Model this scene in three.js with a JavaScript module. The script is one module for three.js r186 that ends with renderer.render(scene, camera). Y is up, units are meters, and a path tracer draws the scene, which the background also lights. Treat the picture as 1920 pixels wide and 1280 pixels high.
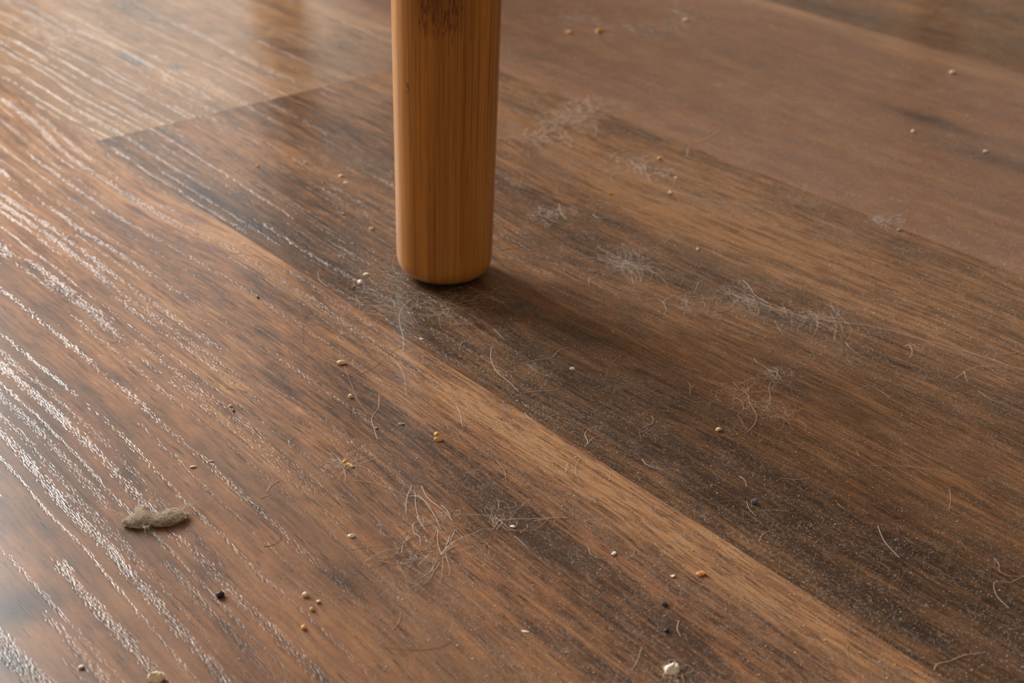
import * as THREE from 'three';
import { RoundedBoxGeometry } from 'three/addons/geometries/RoundedBoxGeometry.js';
import { mergeGeometries, mergeVertices } from 'three/addons/utils/BufferGeometryUtils.js';
import { RectAreaLightUniformsLib } from 'three/addons/lights/RectAreaLightUniformsLib.js';

// ------------------------------------------------------------------ camera, sky, light, exposure
const scene = new THREE.Scene();
const R = THREE.MathUtils.degToRad;
const camera = new THREE.PerspectiveCamera(25.76, 1.5, 0.02, 30);
camera.position.set(0, 0.2455, 0.5185);
camera.rotation.set(R(-28.2), 0, 0);
camera.focus = 0.455;
camera.userData.fStop = 19;
const renderer = new THREE.WebGLRenderer({ antialias: true });
renderer.toneMapping = THREE.LinearToneMapping;
renderer.toneMappingExposure = 1.3;
renderer.shadowMap.enabled = true;
scene.background = new THREE.Color().setRGB(0.95, 0.93, 0.88);          // overcast sky outside the window
RectAreaLightUniformsLib.init();
const YAW = R(38.9);                                                  // the planks and the room run towards the window
const WINDOW = { wall: 2.2, middle: -0.33, wide: 1.2, low: 0.66, high: 1.95 };
const GLAZED = { from: 0.6, to: 1.42, low: 0.02, high: 2.02 };
const daylight = new THREE.RectAreaLight(new THREE.Color().setRGB(1, 0.962, 0.918), 27, WINDOW.wide - 0.14, WINDOW.high - WINDOW.low - 0.14);
daylight.name = 'window_daylight';
const roomPoint = (x, y, z) => new THREE.Vector3(x, y, z).applyAxisAngle(new THREE.Vector3(0, 1, 0), YAW);   // x across the planks, -z along them
daylight.position.copy(roomPoint(WINDOW.middle, (WINDOW.low + WINDOW.high) / 2, -WINDOW.wall + 0.01));
daylight.lookAt(roomPoint(WINDOW.middle, (WINDOW.low + WINDOW.high) / 2, 0));
scene.add(daylight);

// ------------------------------------------------------------------ helpers
function rng(seed) {
  let a = seed >>> 0;
  return () => { a = (a + 0x6d2b79f5) | 0; let t = Math.imul(a ^ (a >>> 15), 1 | a); t = (t + Math.imul(t ^ (t >>> 7), 61 | t)) ^ t; return ((t ^ (t >>> 14)) >>> 0) / 4294967296; };
}
function valueNoise(seed) {
  const r = rng(seed), t = new Float32Array(65536);
  for (let i = 0; i < 65536; i++) t[i] = r();
  return (x, y) => {
    const xi = Math.floor(x), yi = Math.floor(y); let fx = x - xi, fy = y - yi;
    fx = fx * fx * (3 - 2 * fx); fy = fy * fy * (3 - 2 * fy);
    const x0 = xi & 255, x1 = (xi + 1) & 255, y0 = (yi & 255) << 8, y1 = ((yi + 1) & 255) << 8;
    const a = t[y0 + x0], b = t[y0 + x1], c = t[y1 + x0], d = t[y1 + x1];
    return a + (b - a) * fx + (c - a + (a - b - c + d) * fx) * fy;
  };
}
const clamp = (x, a = 0, b = 1) => Math.min(b, Math.max(a, x));
const smooth = (a, b, x) => { const t = clamp((x - a) / (b - a)); return t * t * (3 - 2 * t); };
const gauss = (r) => (r() + r() + r() + r() - 2) * 0.87;
const names = {};
function numbered(name) { const n = names[name] = (names[name] ?? -1) + 1; return n ? name + '_' + String(n).padStart(3, '0') : name; }
function finish(o) { o.castShadow = true; o.receiveShadow = true; return o; }
function mesh(name, geometry, material, parent) { const m = finish(new THREE.Mesh(geometry, material)); m.name = name; if (parent) parent.add(m); return m; }
function tag(o, label, category, group, kind) { o.userData.label = label; if (category) o.userData.category = category; if (group) o.userData.group = group; if (kind) o.userData.kind = kind; return o; }
function thing(name, label, category, group) { const o = new THREE.Group(); o.name = numbered(name); scene.add(o); return tag(o, label, category, group); }
function single(name, geometry, material, label, category, group, kind) { const m = mesh(numbered(name), geometry, material); scene.add(m); return tag(m, label, category, group, kind); }
function structure(name, label) { const o = new THREE.Group(); o.name = name; o.rotation.y = YAW; scene.add(o); return tag(o, label, undefined, undefined, 'structure'); }
function box(w, h, d, x, y, z) { return new THREE.BoxGeometry(w, h, d).translate(x, y, z); }
function standard(r, g, b, roughness, extra = {}) { return new THREE.MeshStandardMaterial({ color: new THREE.Color().setRGB(r / 255, g / 255, b / 255, THREE.SRGBColorSpace), roughness, ...extra }); }
function pixels(data, w, h, srgb) {
  const t = new THREE.DataTexture(data, w, h, THREE.RGBAFormat, THREE.UnsignedByteType);
  t.magFilter = THREE.LinearFilter; t.minFilter = THREE.LinearMipmapLinearFilter; t.generateMipmaps = true;
  t.wrapS = t.wrapT = THREE.MirroredRepeatWrapping; t.anisotropy = 8;
  if (srgb) t.colorSpace = THREE.SRGBColorSpace;
  t.needsUpdate = true;
  return t;
}

// ------------------------------------------------------------------ where the dust lies (floor millimetres): swept clean towards the window, settled under the furniture
const DUST_EDGE = [[-113.2, -377.4], [-110.2, -225.0], [-115.3, -146.2], [-99.8, -24.8], [-75.2, 52.7], [-74.9, 133.0], [-75.8, 187.1], [-70.2, 236.8]];
function edgeAt(z) {
  if (z <= DUST_EDGE[0][1]) return DUST_EDGE[0][0];
  for (let i = 1; i < DUST_EDGE.length; i++) {
    const [xa, za] = DUST_EDGE[i - 1], [xb, zb] = DUST_EDGE[i];
    if (z <= zb) return xa + (xb - xa) * (z - za) / (zb - za);
  }
  return DUST_EDGE[DUST_EDGE.length - 1][0];
}
const patchNoise = valueNoise(77);
function dustAt(x, z) {
  const n = patchNoise(x / 22 + 40, z / 22 + 40), m = patchNoise(x / 7 + 9, z / 7 + 3);
  return smooth(-30, 60, x - edgeAt(z) + 40 * (n - 0.5)) * (0.6 + 0.4 * n) * (0.7 + 0.5 * m);
}

// ------------------------------------------------------------------ the laminate print and its embossed pores (u along the grain, v across it, millimetres)
const cosY = Math.cos(YAW), sinY = Math.sin(YAW);
function laminate({ u0, u1, v0, v1, w, h, seed, ramp, tone = 0, contrast = 1, marks = [], spacing = 8, bundle = 1.6, dashes = 3, relief = 1, ticks = [], grey = 0.28, plain = () => 0 }) {
  const n1 = valueNoise(seed), n2 = valueNoise(seed + 1), r = rng(seed + 2);
  const pu = (u1 - u0) / w, pv = (v1 - v0) / h, N = w * h;
  const height = new Float32Array(N), pore = new Float32Array(N);
  const bend = (u, v) => 13 * (n1(u / 190 + 3, v / 70 + 5) - 0.5) + 4.5 * (n1(u / 70 + 11, v / 26 + 7) - 0.5) + 1.1 * (n2(u / 22, v / 9) - 0.5);
  const stamp = (uc, vc, len, wid, deep, dark, slope) => {
    const i0 = Math.max(0, Math.floor((uc - len / 2 - u0) / pu)), i1 = Math.min(w - 1, Math.ceil((uc + len / 2 - u0) / pu));
    for (let i = i0; i <= i1; i++) {
      const u = u0 + (i + 0.5) * pu, along = Math.abs(u - uc) / (len / 2); if (along > 1) continue;
      const c = vc + slope * (u - uc), end = 1 - along ** 4;
      const j0 = Math.max(0, Math.floor((c - wid - v0) / pv)), j1 = Math.min(h - 1, Math.ceil((c + wid - v0) / pv));
      for (let j = j0; j <= j1; j++) {
        const q = (v0 + (j + 0.5) * pv - c) / wid; if (q < -1 || q > 1) continue;
        const k = (1 - q * q) * end, at = j * w + i;
        height[at] = Math.min(height[at], -deep * k); pore[at] = Math.max(pore[at], dark * k);
      }
    }
  };
  for (let v = v0 - 20; v < v1 + 20;) {                               // growth lines: bundles of short pores that follow the bend of the grain
    const strength = 0.45 + 0.55 * r(), half = bundle * (0.35 + 1.1 * r()), dens = dashes * half * (0.5 + r());
    const vn = v;
    for (let u = u0; u < u1; u += 1) {
      const there = smooth(0.22, 0.5, n2(u / 45 + vn, vn * 0.37)) * (0.35 + 0.65 * smooth(0.3, 0.6, n2(u / 9, vn)));
      let k = dens * there; k = Math.floor(k) + (r() < k % 1 ? 1 : 0);
      for (let q = 0; q < k; q++) {
        const uu = u + r(), off = gauss(r) * half, c = vn + bend(uu, vn) + off;
        stamp(uu, c, 0.7 + 2.6 * r() * r(), 0.072 + 0.035 * r(), relief * strength * (0.024 + 0.066 * r()), 0.42 * (0.5 + r()), (bend(uu + 2, vn) - bend(uu - 2, vn)) / 4);
      }
    }
    v += spacing * (0.45 + 1.1 * r());
  }
  for (const [ua, ub, va, vb, count] of ticks) for (let q = 0; q < count; q++) {   // printed dark pores, long and thin
    const uu = ua + (ub - ua) * r(), vv = va + (vb - va) * r();
    stamp(uu, vv, 3 + 10 * r() * r(), 0.12 + 0.1 * r(), relief * 0.004, 0.8 + 0.5 * r(), (bend(uu + 3, vv) - bend(uu - 3, vv)) / 6 * 0.4);
  }
  const colour = new Uint8Array(N * 4), normal = new Uint8Array(N * 4), stops = ramp.length - 1;
  for (let j = 0; j < h; j++) {
    const v = v0 + (j + 0.5) * pv;
    for (let i = 0; i < w; i++) {
      const u = u0 + (i + 0.5) * pu, at = j * w + i, b = bend(u, v), s = v - b;
      const fine = n1(u / 13 + 60, s / 0.75), hair = n2(u / 4.5, s / 0.3), mid = n2(u / 42 + 20, s / 2.4);
      const streaky = 1 - 0.45 * plain(u, v);
      let t = 0.5 + tone + contrast * (0.36 * (n1(u / 210, s / 30 + 50) - 0.5) + 0.22 * (n2(u / 75, s / 8 + 20) - 0.5) + streaky * (0.3 * (mid - 0.5) + 0.55 * (fine - 0.5) + 0.45 * (hair - 0.5)));
      const cloud = n1(u / 14 + 5, v / 6 + 5) + 0.5 * n2(u / 5, v / 2.2);   // blotchy stain in the print
      t += 0.26 * (cloud - 0.75) + 0.14 * (n2(u / 1.1 + 31, v / 0.8) - 0.5);
      let bl = 0;
      for (const [mu, mv, su, sv, amp, blue] of marks) {
        const d = ((u - mu) / su) ** 2 + ((s + bend(mu, mv) - mv) / sv) ** 2;
        if (d < 9) { const g = Math.exp(-d) * (0.55 + 0.9 * (0.5 * mid + 0.5 * fine)); t += amp * g; if (blue) bl = Math.max(bl, blue * g); }
      }
      t = clamp(t, 0, 0.9999) * stops;
      const k = Math.floor(t), f = t - k, A = ramp[k], B = ramp[k + 1];
      let cr = A[0] + (B[0] - A[0]) * f, cg = A[1] + (B[1] - A[1]) * f, cb = A[2] + (B[2] - A[2]) * f;
      const gy = grey * smooth(0.5, 0.85, n2(u / 65 + 90, s / 7 + 9)) * (0.4 + 0.6 * fine);
      cr += (84 - cr) * gy; cg += (72 - cg) * gy; cb += (66 - cb) * gy;
      cr += (40 - cr) * bl; cg += (42 - cg) * bl; cb += (48 - cb) * bl;
      const dk = 1 - 0.52 * clamp(pore[at]);
      cr *= dk; cg *= dk; cb *= dk;
      const lum = 0.3 * cr + 0.59 * cg + 0.11 * cb; cr += (lum - cr) * 0.03; cg += (lum - cg) * 0.03; cb += (lum - cb) * 0.03;
      const x = v * cosY - u * sinY, z = -v * sinY - u * cosY;           // fine settled dust, as grains
      const g = n1(u / 0.55 + 7, v / 0.5) * n2(u / 0.3, v / 0.28 + 3), film = dustAt(x, z) * clamp(0.06 + 1.2 * g * g);
      cr += (150 - cr) * film; cg += (130 - cg) * film; cb += (114 - cb) * film;
      colour[at * 4] = clamp(cr, 0, 255); colour[at * 4 + 1] = clamp(cg, 0, 255); colour[at * 4 + 2] = clamp(cb, 0, 255); colour[at * 4 + 3] = 255;
    }
  }
  for (let j = 0; j < h; j++) for (let i = 0; i < w; i++) {
    const at = j * w + i, il = i ? at - 1 : at, ir = i < w - 1 ? at + 1 : at, jl = j ? at - w : at, jr = j < h - 1 ? at + w : at;
    const nx = -(height[ir] - height[il]) / (2 * pu), ny = -(height[jr] - height[jl]) / (2 * pv), q = 1 / Math.hypot(nx, ny, 1);
    normal[at * 4] = 127.5 + 127.5 * nx * q; normal[at * 4 + 1] = 127.5 + 127.5 * ny * q; normal[at * 4 + 2] = 127.5 + 127.5 * q; normal[at * 4 + 3] = 255;
  }
  const material = new THREE.MeshStandardMaterial({ map: pixels(colour, w, h, true), normalMap: pixels(normal, w, h, false), roughness: 0.3 });
  material.userData.area = [u0, u1, v0, v1];
  return material;
}
const BROWN = [[66, 50, 41], [91, 66, 50], [116, 82, 58], [134, 94, 64], [151, 109, 73], [168, 126, 87]];
const UMBER = [[46, 35, 29], [64, 47, 35], [84, 60, 41], [102, 71, 46], [120, 83, 53], [140, 100, 65]];
const HONEY = [[88, 70, 57], [112, 87, 66], [132, 101, 74], [146, 112, 80], [158, 123, 89], [168, 134, 98]];
const RUST = [[76, 60, 52], [98, 74, 60], [114, 84, 66], [126, 90, 68], [136, 100, 74], [148, 112, 82]];
const M = {};
M.front = laminate({
  u0: -300, u1: 420, v0: -276.5, v1: -65.5, w: 2048, h: 2048, seed: 11, ramp: BROWN, tone: 0.0, contrast: 0.9, spacing: 5, bundle: 1.15, dashes: 6.5, relief: 1.5,
  plain: (u, v) => smooth(-120, -190, v + 0.12 * u),
  marks: [[-190, -76, 120, 11, 0.42], [-60, -76, 60, 8, 0.25], [96, -71, 80, 12, 0.4], [250, -90, 110, 40, 0.3], [-106, -104, 40, 13, -0.24], [-143, -105, 34, 10, -0.22], [-41, -105, 30, 12, -0.2], [-80, -234, 7, 8, -0.4, 0.7], [-100, -241, 8, 4, -0.3, 0.5],
    [-124, -159, 12, 4, -0.35], [-108, -211, 50, 20, 0.1], [-195, -107, 30, 9, -0.22], [-179, -105, 40, 7, -0.15], [-10, -59, 10, 1.6, -0.5, 0.4]],
  ticks: [[-300, -20, -96, -66, 700], [-60, 60, -88, -66, 120], [-260, 0, -140, -96, 420], [-300, 420, -276, -100, 1500]],
});
M.dark = laminate({
  u0: -300, u1: 227, v0: -65.5, v1: 145.5, w: 2048, h: 2048, seed: 31, ramp: UMBER, tone: 0.02, contrast: 1.0, spacing: 3.8, bundle: 0.7, dashes: 6.5, relief: 2.2,
  marks: [[-60, -48, 300, 34, -0.13], [-196, -35, 80, 30, -0.12], [171, 10, 30, 8, -0.14], [-60, 90, 70, 14, 0.14], [52, 84, 90, 24, 0.14], [-134, 83, 60, 5, 0.2], [0, 115, 400, 45, 0.16], [185, -35, 60, 60, 0.42], [200, 95, 90, 40, 0.2]],
  ticks: [[-300, 200, -66, 145, 1600]],
});
M.honey = laminate({
  u0: 227, u1: 707, v0: -65.5, v1: 145.5, w: 1024, h: 2048, seed: 57, ramp: HONEY, tone: 0.0, contrast: 0.7, spacing: 3.8, bundle: 0.8, dashes: 7, relief: 2.6, grey: 0.25,
  marks: [[331, 5, 14, 3, -0.5, 0.3], [304, 17, 7, 2, -0.5, 0.5], [416, 48, 30, 8, -0.25, 0.2], [299, 76, 40, 8, -0.25], [259, 23, 40, 16, 0.15], [260, 95, 60, 40, -0.2]],
});
M.rust = laminate({
  u0: -200, u1: 470, v0: 145.5, v1: 356.5, w: 1024, h: 1024, seed: 83, ramp: RUST, tone: 0.08, contrast: 0.5, spacing: 7, bundle: 0.9, dashes: 2, relief: 0.8,
  marks: [[2, 259, 30, 5, -0.5, 0.35], [-50, 240, 30, 6, -0.4, 0.2], [97, 266, 40, 12, -0.2], [90, 346, 170, 10, 0.5]],
});
M.grey = laminate({
  u0: -200, u1: 400, v0: 356.5, v1: 567.5, w: 1024, h: 1024, seed: 97, ramp: UMBER, tone: 0.1, contrast: 0.5, spacing: 7, bundle: 0.9, dashes: 2, relief: 0.8, grey: 0.6,
  marks: [[160, 374, 60, 14, -0.25, 0.2], [86, 439, 40, 10, -0.2]],
});

// ------------------------------------------------------------------ the floor: planks with bevelled edges, each a piece of its own
const WIDE = 0.211, SEAM = -0.0655, LONG = 1.285, FIRST = -7, LAST = 8, NEAR = -1.6, FAR = 2.2;
function plankGeometry(va, vb, ua, ub, [tu0, tu1, tv0, tv1]) {            // metres; local x = v, local z = -u
  const gap = 0.00004, bev = 0.00005, drop = 0.00001, deep = 0.009;
  const ring = (inset, y) => [[va + inset, y, -(ua + inset)], [vb - inset, y, -(ua + inset)], [vb - inset, y, -(ub - inset)], [va + inset, y, -(ub - inset)]];
  const a = ring(gap + bev, 0), b = ring(gap, -drop), c = ring(gap, -deep), pos = [], uv = [];
  const tri = (...p) => { for (const q of p) { pos.push(...q); uv.push((-q[2] * 1000 - tu0) / (tu1 - tu0), (q[0] * 1000 - tv0) / (tv1 - tv0)); } };
  const quad = (p, q, r, s) => { tri(p, q, r); tri(p, r, s); };
  quad(a[0], a[1], a[2], a[3]);
  for (const [o, p] of [[b, a], [c, b]]) for (let k = 0; k < 4; k++) { const n = (k + 1) % 4; quad(o[k], o[n], p[n], p[k]); }
  quad(c[3], c[2], c[1], c[0]);
  const g = new THREE.BufferGeometry();
  g.setAttribute('position', new THREE.Float32BufferAttribute(pos, 3)); g.setAttribute('uv', new THREE.Float32BufferAttribute(uv, 2));
  g.computeVertexNormals();
  return g;
}
{
  const floor = structure('floor', 'dusty brown wood-grain laminate floor of wide planks');
  const joints = { '-1': 0.665, 0: 0.227, 1: 0.62, 2: 0.9 }, own = { '-1': [[0, M.front]], 0: [[0, M.dark], [1, M.honey]], 1: [[0, M.rust]], 2: [[0, M.grey]] };
  const others = [M.dark, M.rust, M.honey, M.grey], r = rng(5);
  for (let lane = FIRST; lane <= LAST; lane++) {
    const va = SEAM + lane * WIDE, joint = joints[lane] ?? -0.3 + 1.2 * r();
    for (let k = -3; k <= 3; k++) {
      const ua = Math.max(NEAR, joint + (k - 1) * LONG), ub = Math.min(FAR, joint + k * LONG);
      if (ub - ua < 0.02) continue;
      const mine = own[lane]?.find(([n]) => n === k)?.[1], m = mine ?? others[Math.floor(r() * 4)];
      const [a0, a1, b0, b1] = m.userData.area, area = mine ? m.userData.area : [a0, a1, va * 1000, (va + WIDE) * 1000];
      const p = mesh(numbered('plank'), plankGeometry(va, va + WIDE, ua, ub, area), m, floor);
      if (mine === M.front) p.userData.label = 'brown plank with a honey-coloured edge and glossy wavy grain';
      if (mine === M.dark) p.userData.label = 'dark brown plank that carries the bamboo leg';
      if (mine === M.honey) p.userData.label = 'lighter honey-brown plank meeting the dark plank end to end';
      if (mine === M.rust) p.userData.label = 'reddish-brown plank behind the leg';
      if (mine === M.grey) p.userData.label = 'greyish-brown plank beyond the reddish one';
    }
  }
  mesh('subfloor', box((LAST - FIRST + 1) * WIDE, 0.03, FAR - NEAR, SEAM + (FIRST + LAST + 1) / 2 * WIDE, -0.0242, -(FAR + NEAR) / 2), standard(46, 38, 32, 0.9), floor);
}

// ------------------------------------------------------------------ the room around it, with one window
{
  const paint = standard(140, 124, 107, 0.85), white = standard(225, 222, 216, 0.45), X0 = SEAM + FIRST * WIDE, X1 = SEAM + (LAST + 1) * WIDE, H = 2.55, T = 0.16;
  const mid = (X0 + X1) / 2, W = X1 - X0, D = FAR - NEAR, zm = -(FAR + NEAR) / 2;
  const s = new THREE.Shape([[X0 - T, -0.04], [X1 + T, -0.04], [X1 + T, H], [X0 - T, H]].map(([x, y]) => new THREE.Vector2(x, y)));
  const a = WINDOW.middle - WINDOW.wide / 2, b = WINDOW.middle + WINDOW.wide / 2;
  s.holes.push(new THREE.Path([[a, WINDOW.low], [a, WINDOW.high], [b, WINDOW.high], [b, WINDOW.low]].map(([x, y]) => new THREE.Vector2(x, y))));
  s.holes.push(new THREE.Path([[GLAZED.from, GLAZED.low], [GLAZED.from, GLAZED.high], [GLAZED.to, GLAZED.high], [GLAZED.to, GLAZED.low]].map(([x, y]) => new THREE.Vector2(x, y))));
  mesh('wall', new THREE.ExtrudeGeometry(s, { depth: T, bevelEnabled: false }).translate(0, 0, -FAR - T), paint, structure('wall_far', 'plain off-white wall with the window'));
  mesh('wall', box(W + 2 * T, H + 0.04, T, mid, H / 2 - 0.02, -NEAR + T / 2), paint, structure('wall_near', 'plain off-white wall opposite the window'));
  mesh('wall', box(T, H + 0.04, D, X0 - T / 2, H / 2 - 0.02, zm), paint, structure('wall_left', 'plain off-white side wall'));
  mesh('wall', box(T, H + 0.04, D, X1 + T / 2, H / 2 - 0.02, zm), paint, structure('wall_right', 'plain off-white side wall across the room'));
  mesh('slab', box(W + 2 * T, 0.12, D + 2 * T, mid, H + 0.06, zm), standard(190, 180, 166, 0.9), structure('ceiling', 'plain white ceiling'));
  const win = structure('window_1', 'white-framed window with two panes'), z = -FAR - 0.06, f = 0.06, h = WINDOW.high - WINDOW.low, ym = (WINDOW.high + WINDOW.low) / 2;
  for (const [w, hh, x, y] of [[WINDOW.wide, f, WINDOW.middle, WINDOW.low + f / 2], [WINDOW.wide, f, WINDOW.middle, WINDOW.high - f / 2], [f, h - 2 * f, a + f / 2, ym], [f, h - 2 * f, b - f / 2, ym], [0.05, h - 2 * f, WINDOW.middle, ym]])
    mesh('frame', new RoundedBoxGeometry(w, hh, 0.07, 2, 0.006).translate(x, y, z), white, win);
  const glass = new THREE.MeshPhysicalMaterial({ color: 0xffffff, roughness: 0, transmission: 1, thickness: 0, ior: 1.5 });
  for (const sgn of [-1, 1]) mesh('pane', box(WINDOW.wide / 2 - f - 0.025, h - 2 * f, 0.004, WINDOW.middle + sgn * (WINDOW.wide / 4 - f / 2 + 0.0125), ym, z), glass, win);
  const door = structure('door_1', 'white-framed glazed door beside the window'), gm = (GLAZED.from + GLAZED.to) / 2, gw = GLAZED.to - GLAZED.from, gh = GLAZED.high - GLAZED.low, gy = (GLAZED.high + GLAZED.low) / 2;
  for (const [w, hh, x, y] of [[gw, 0.09, gm, GLAZED.low + 0.045], [gw, 0.07, gm, GLAZED.high - 0.035], [0.07, gh - 0.16, GLAZED.from + 0.035, gy + 0.01], [0.07, gh - 0.16, GLAZED.to - 0.035, gy + 0.01]])
    mesh('frame', new RoundedBoxGeometry(w, hh, 0.07, 2, 0.006).translate(x, y, z), white, door);
  mesh('pane', box(gw - 0.14, gh - 0.16, 0.004, gm, gy + 0.01, z), glass, door);
  mesh('handle', new RoundedBoxGeometry(0.02, 0.13, 0.02, 2, 0.008).translate(GLAZED.to - 0.035, 1.0, z + 0.055), standard(150, 150, 150, 0.3, { metalness: 1 }), door);
  mesh('sill', new RoundedBoxGeometry(WINDOW.wide + 0.1, 0.03, 0.12, 2, 0.008).translate(WINDOW.middle, WINDOW.low - 0.015, -FAR + 0.05), white, win);
}

// ------------------------------------------------------------------ the bamboo furniture: one leg stands in the picture, the one behind it is mirrored in the floor
const LEG = 0.43, TALL = 0.22;
function bamboo() {
  const w = 2048, h = 1024, n1 = valueNoise(201), n2 = valueNoise(202), r = rng(203), data = new Uint8Array(w * h * 4), dark = new Float32Array(w * h);
  const around = 116, edges = [];                                       // millimetres round the leg; glued strips
  for (let x = 0; x < around; x += 5 + 5 * r()) edges.push([x, r(), r()]);
  const px = around / w, py = TALL * 1000 / h;
  const streak = (x, y, len, wid, k) => {
    const i0 = Math.floor((x - wid) / px), i1 = Math.ceil((x + wid) / px), j0 = Math.max(0, Math.floor((y - len / 2) / py)), j1 = Math.min(h - 1, Math.ceil((y + len / 2) / py));
    for (let j = j0; j <= j1; j++) for (let i = i0; i <= i1; i++) {
      const q = 1 - (((i + 0.5) * px - x) / wid) ** 2, e = 1 - (((j + 0.5) * py - y) / (len / 2)) ** 4; if (q <= 0 || e <= 0) continue;
      const at = j * w + ((i + w) % w); dark[at] = Math.max(dark[at], k * q * e);
    }
  };
  for (let q = 0; q < 900; q++) streak(r() * around, r() * 220, 10 + 60 * r() * r(), 0.1 + 0.16 * r(), 0.25 + 0.5 * r() * r());
  for (let q = 0; q < 230; q++) {                                      // the node: short dark flecks in the middle strip
    const y = 93 + 26 * Math.pow(r(), 0.7), x = 58 - 1.6 + (r() - 0.5) * 15 * (0.6 + 0.4 * smooth(92, 100, y));
    streak(x, y, 1.2 + 3.2 * r(), 0.14 + 0.2 * r(), 0.5 + 0.5 * r());
  }
  streak(44.3, 75.5, 2.2, 0.55, 1.0); streak(44.9, 74.2, 2.4, 0.5, 0.8); streak(44.0, 73.2, 1.2, 0.4, 0.6);   // a small dent
  for (let j = 0; j < h; j++) for (let i = 0; i < w; i++) {
    const x = (i + 0.5) * px, y = (j + 0.5) * py, at = j * w + i;
    let s = edges[0]; for (const e of edges) if (e[0] <= x) s = e;
    const line = n1(x / 0.42, y / 70) * 0.55 + n2(x / 1.1, y / 120) * 0.45, grain = n2(x / 0.2, y / 2.5);
    const t = clamp(0.5 + 1.0 * (line - 0.5) + 0.18 * (s[1] - 0.5) + 0.1 * (grain - 0.5) + 0.2 * (n1(x / 9, y / 40) - 0.5));
    const node = smooth(92, 104, y) * smooth(11, 5, Math.abs(x - 56.5)) * 0.2, d = clamp(dark[at]) * 0.62 + node;
    data[at * 4] = (152 + 54 * t) * (1 - 0.6 * d); data[at * 4 + 1] = (98 + 48 * t) * (1 - 0.74 * d); data[at * 4 + 2] = (34 + 34 * t) * (1 - 0.8 * d); data[at * 4 + 3] = 255;
  }
  return new THREE.MeshStandardMaterial({ map: pixels(data, w, h, true), roughness: 0.48 });
}
{
  const wood = bamboo(), rubber = standard(34, 28, 24, 0.8);
  const stool = thing('bamboo_furniture', 'honey-brown bamboo furniture on a round smooth leg with a rounded foot', 'furniture');
  stool.position.set(-0.0257, 0, 0.006);
  const prof = [[0, 0], [0.0128, 0], [0.0143, 0.0004], [0.0158, 0.0014], [0.0169, 0.0029], [0.0176, 0.0047], [0.018, 0.0072]];
  for (let k = 1; k <= 12; k++) { const y = 0.0072 + (LEG - 0.0072) * k / 12; prof.push([0.018 + 0.0145 * (y - 0.0072), y]); }
  prof.push([0, LEG]);
  const g = new THREE.LatheGeometry(prof.map(([x, y]) => new THREE.Vector2(Math.max(x, 1e-5), y)), 96, Math.PI), uv = g.attributes.uv, pos = g.attributes.position;
  for (let i = 0; i < uv.count; i++) uv.setY(i, pos.getY(i) / TALL);
  const glide = new THREE.CylinderGeometry(0.0118, 0.0122, 0.0016, 48).translate(0, 0.0008, 0);
  const spots = [[0, 0], [-0.134, -0.48], [0.48, -0.134], [0.346, -0.614]], centre = [0.173, -0.307];
  for (const [x, z] of spots) {
    const lean = new THREE.Vector3((centre[0] - x) * 0.155, 1, (centre[1] - z) * 0.155).normalize();
    const leg = mesh('leg', g, wood, stool); leg.position.set(x, 0.0013, z); leg.quaternion.setFromUnitVectors(new THREE.Vector3(0, 1, 0), lean);
    const pad = mesh('glide', glide, rubber, stool); pad.position.set(x, 0, z);
  }
  const top = mesh('seat', new RoundedBoxGeometry(0.5, 0.026, 0.5, 3, 0.01), wood, stool);
  top.position.set(centre[0], LEG + 0.012, centre[1]); top.rotation.y = R(15.6);
}

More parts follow.
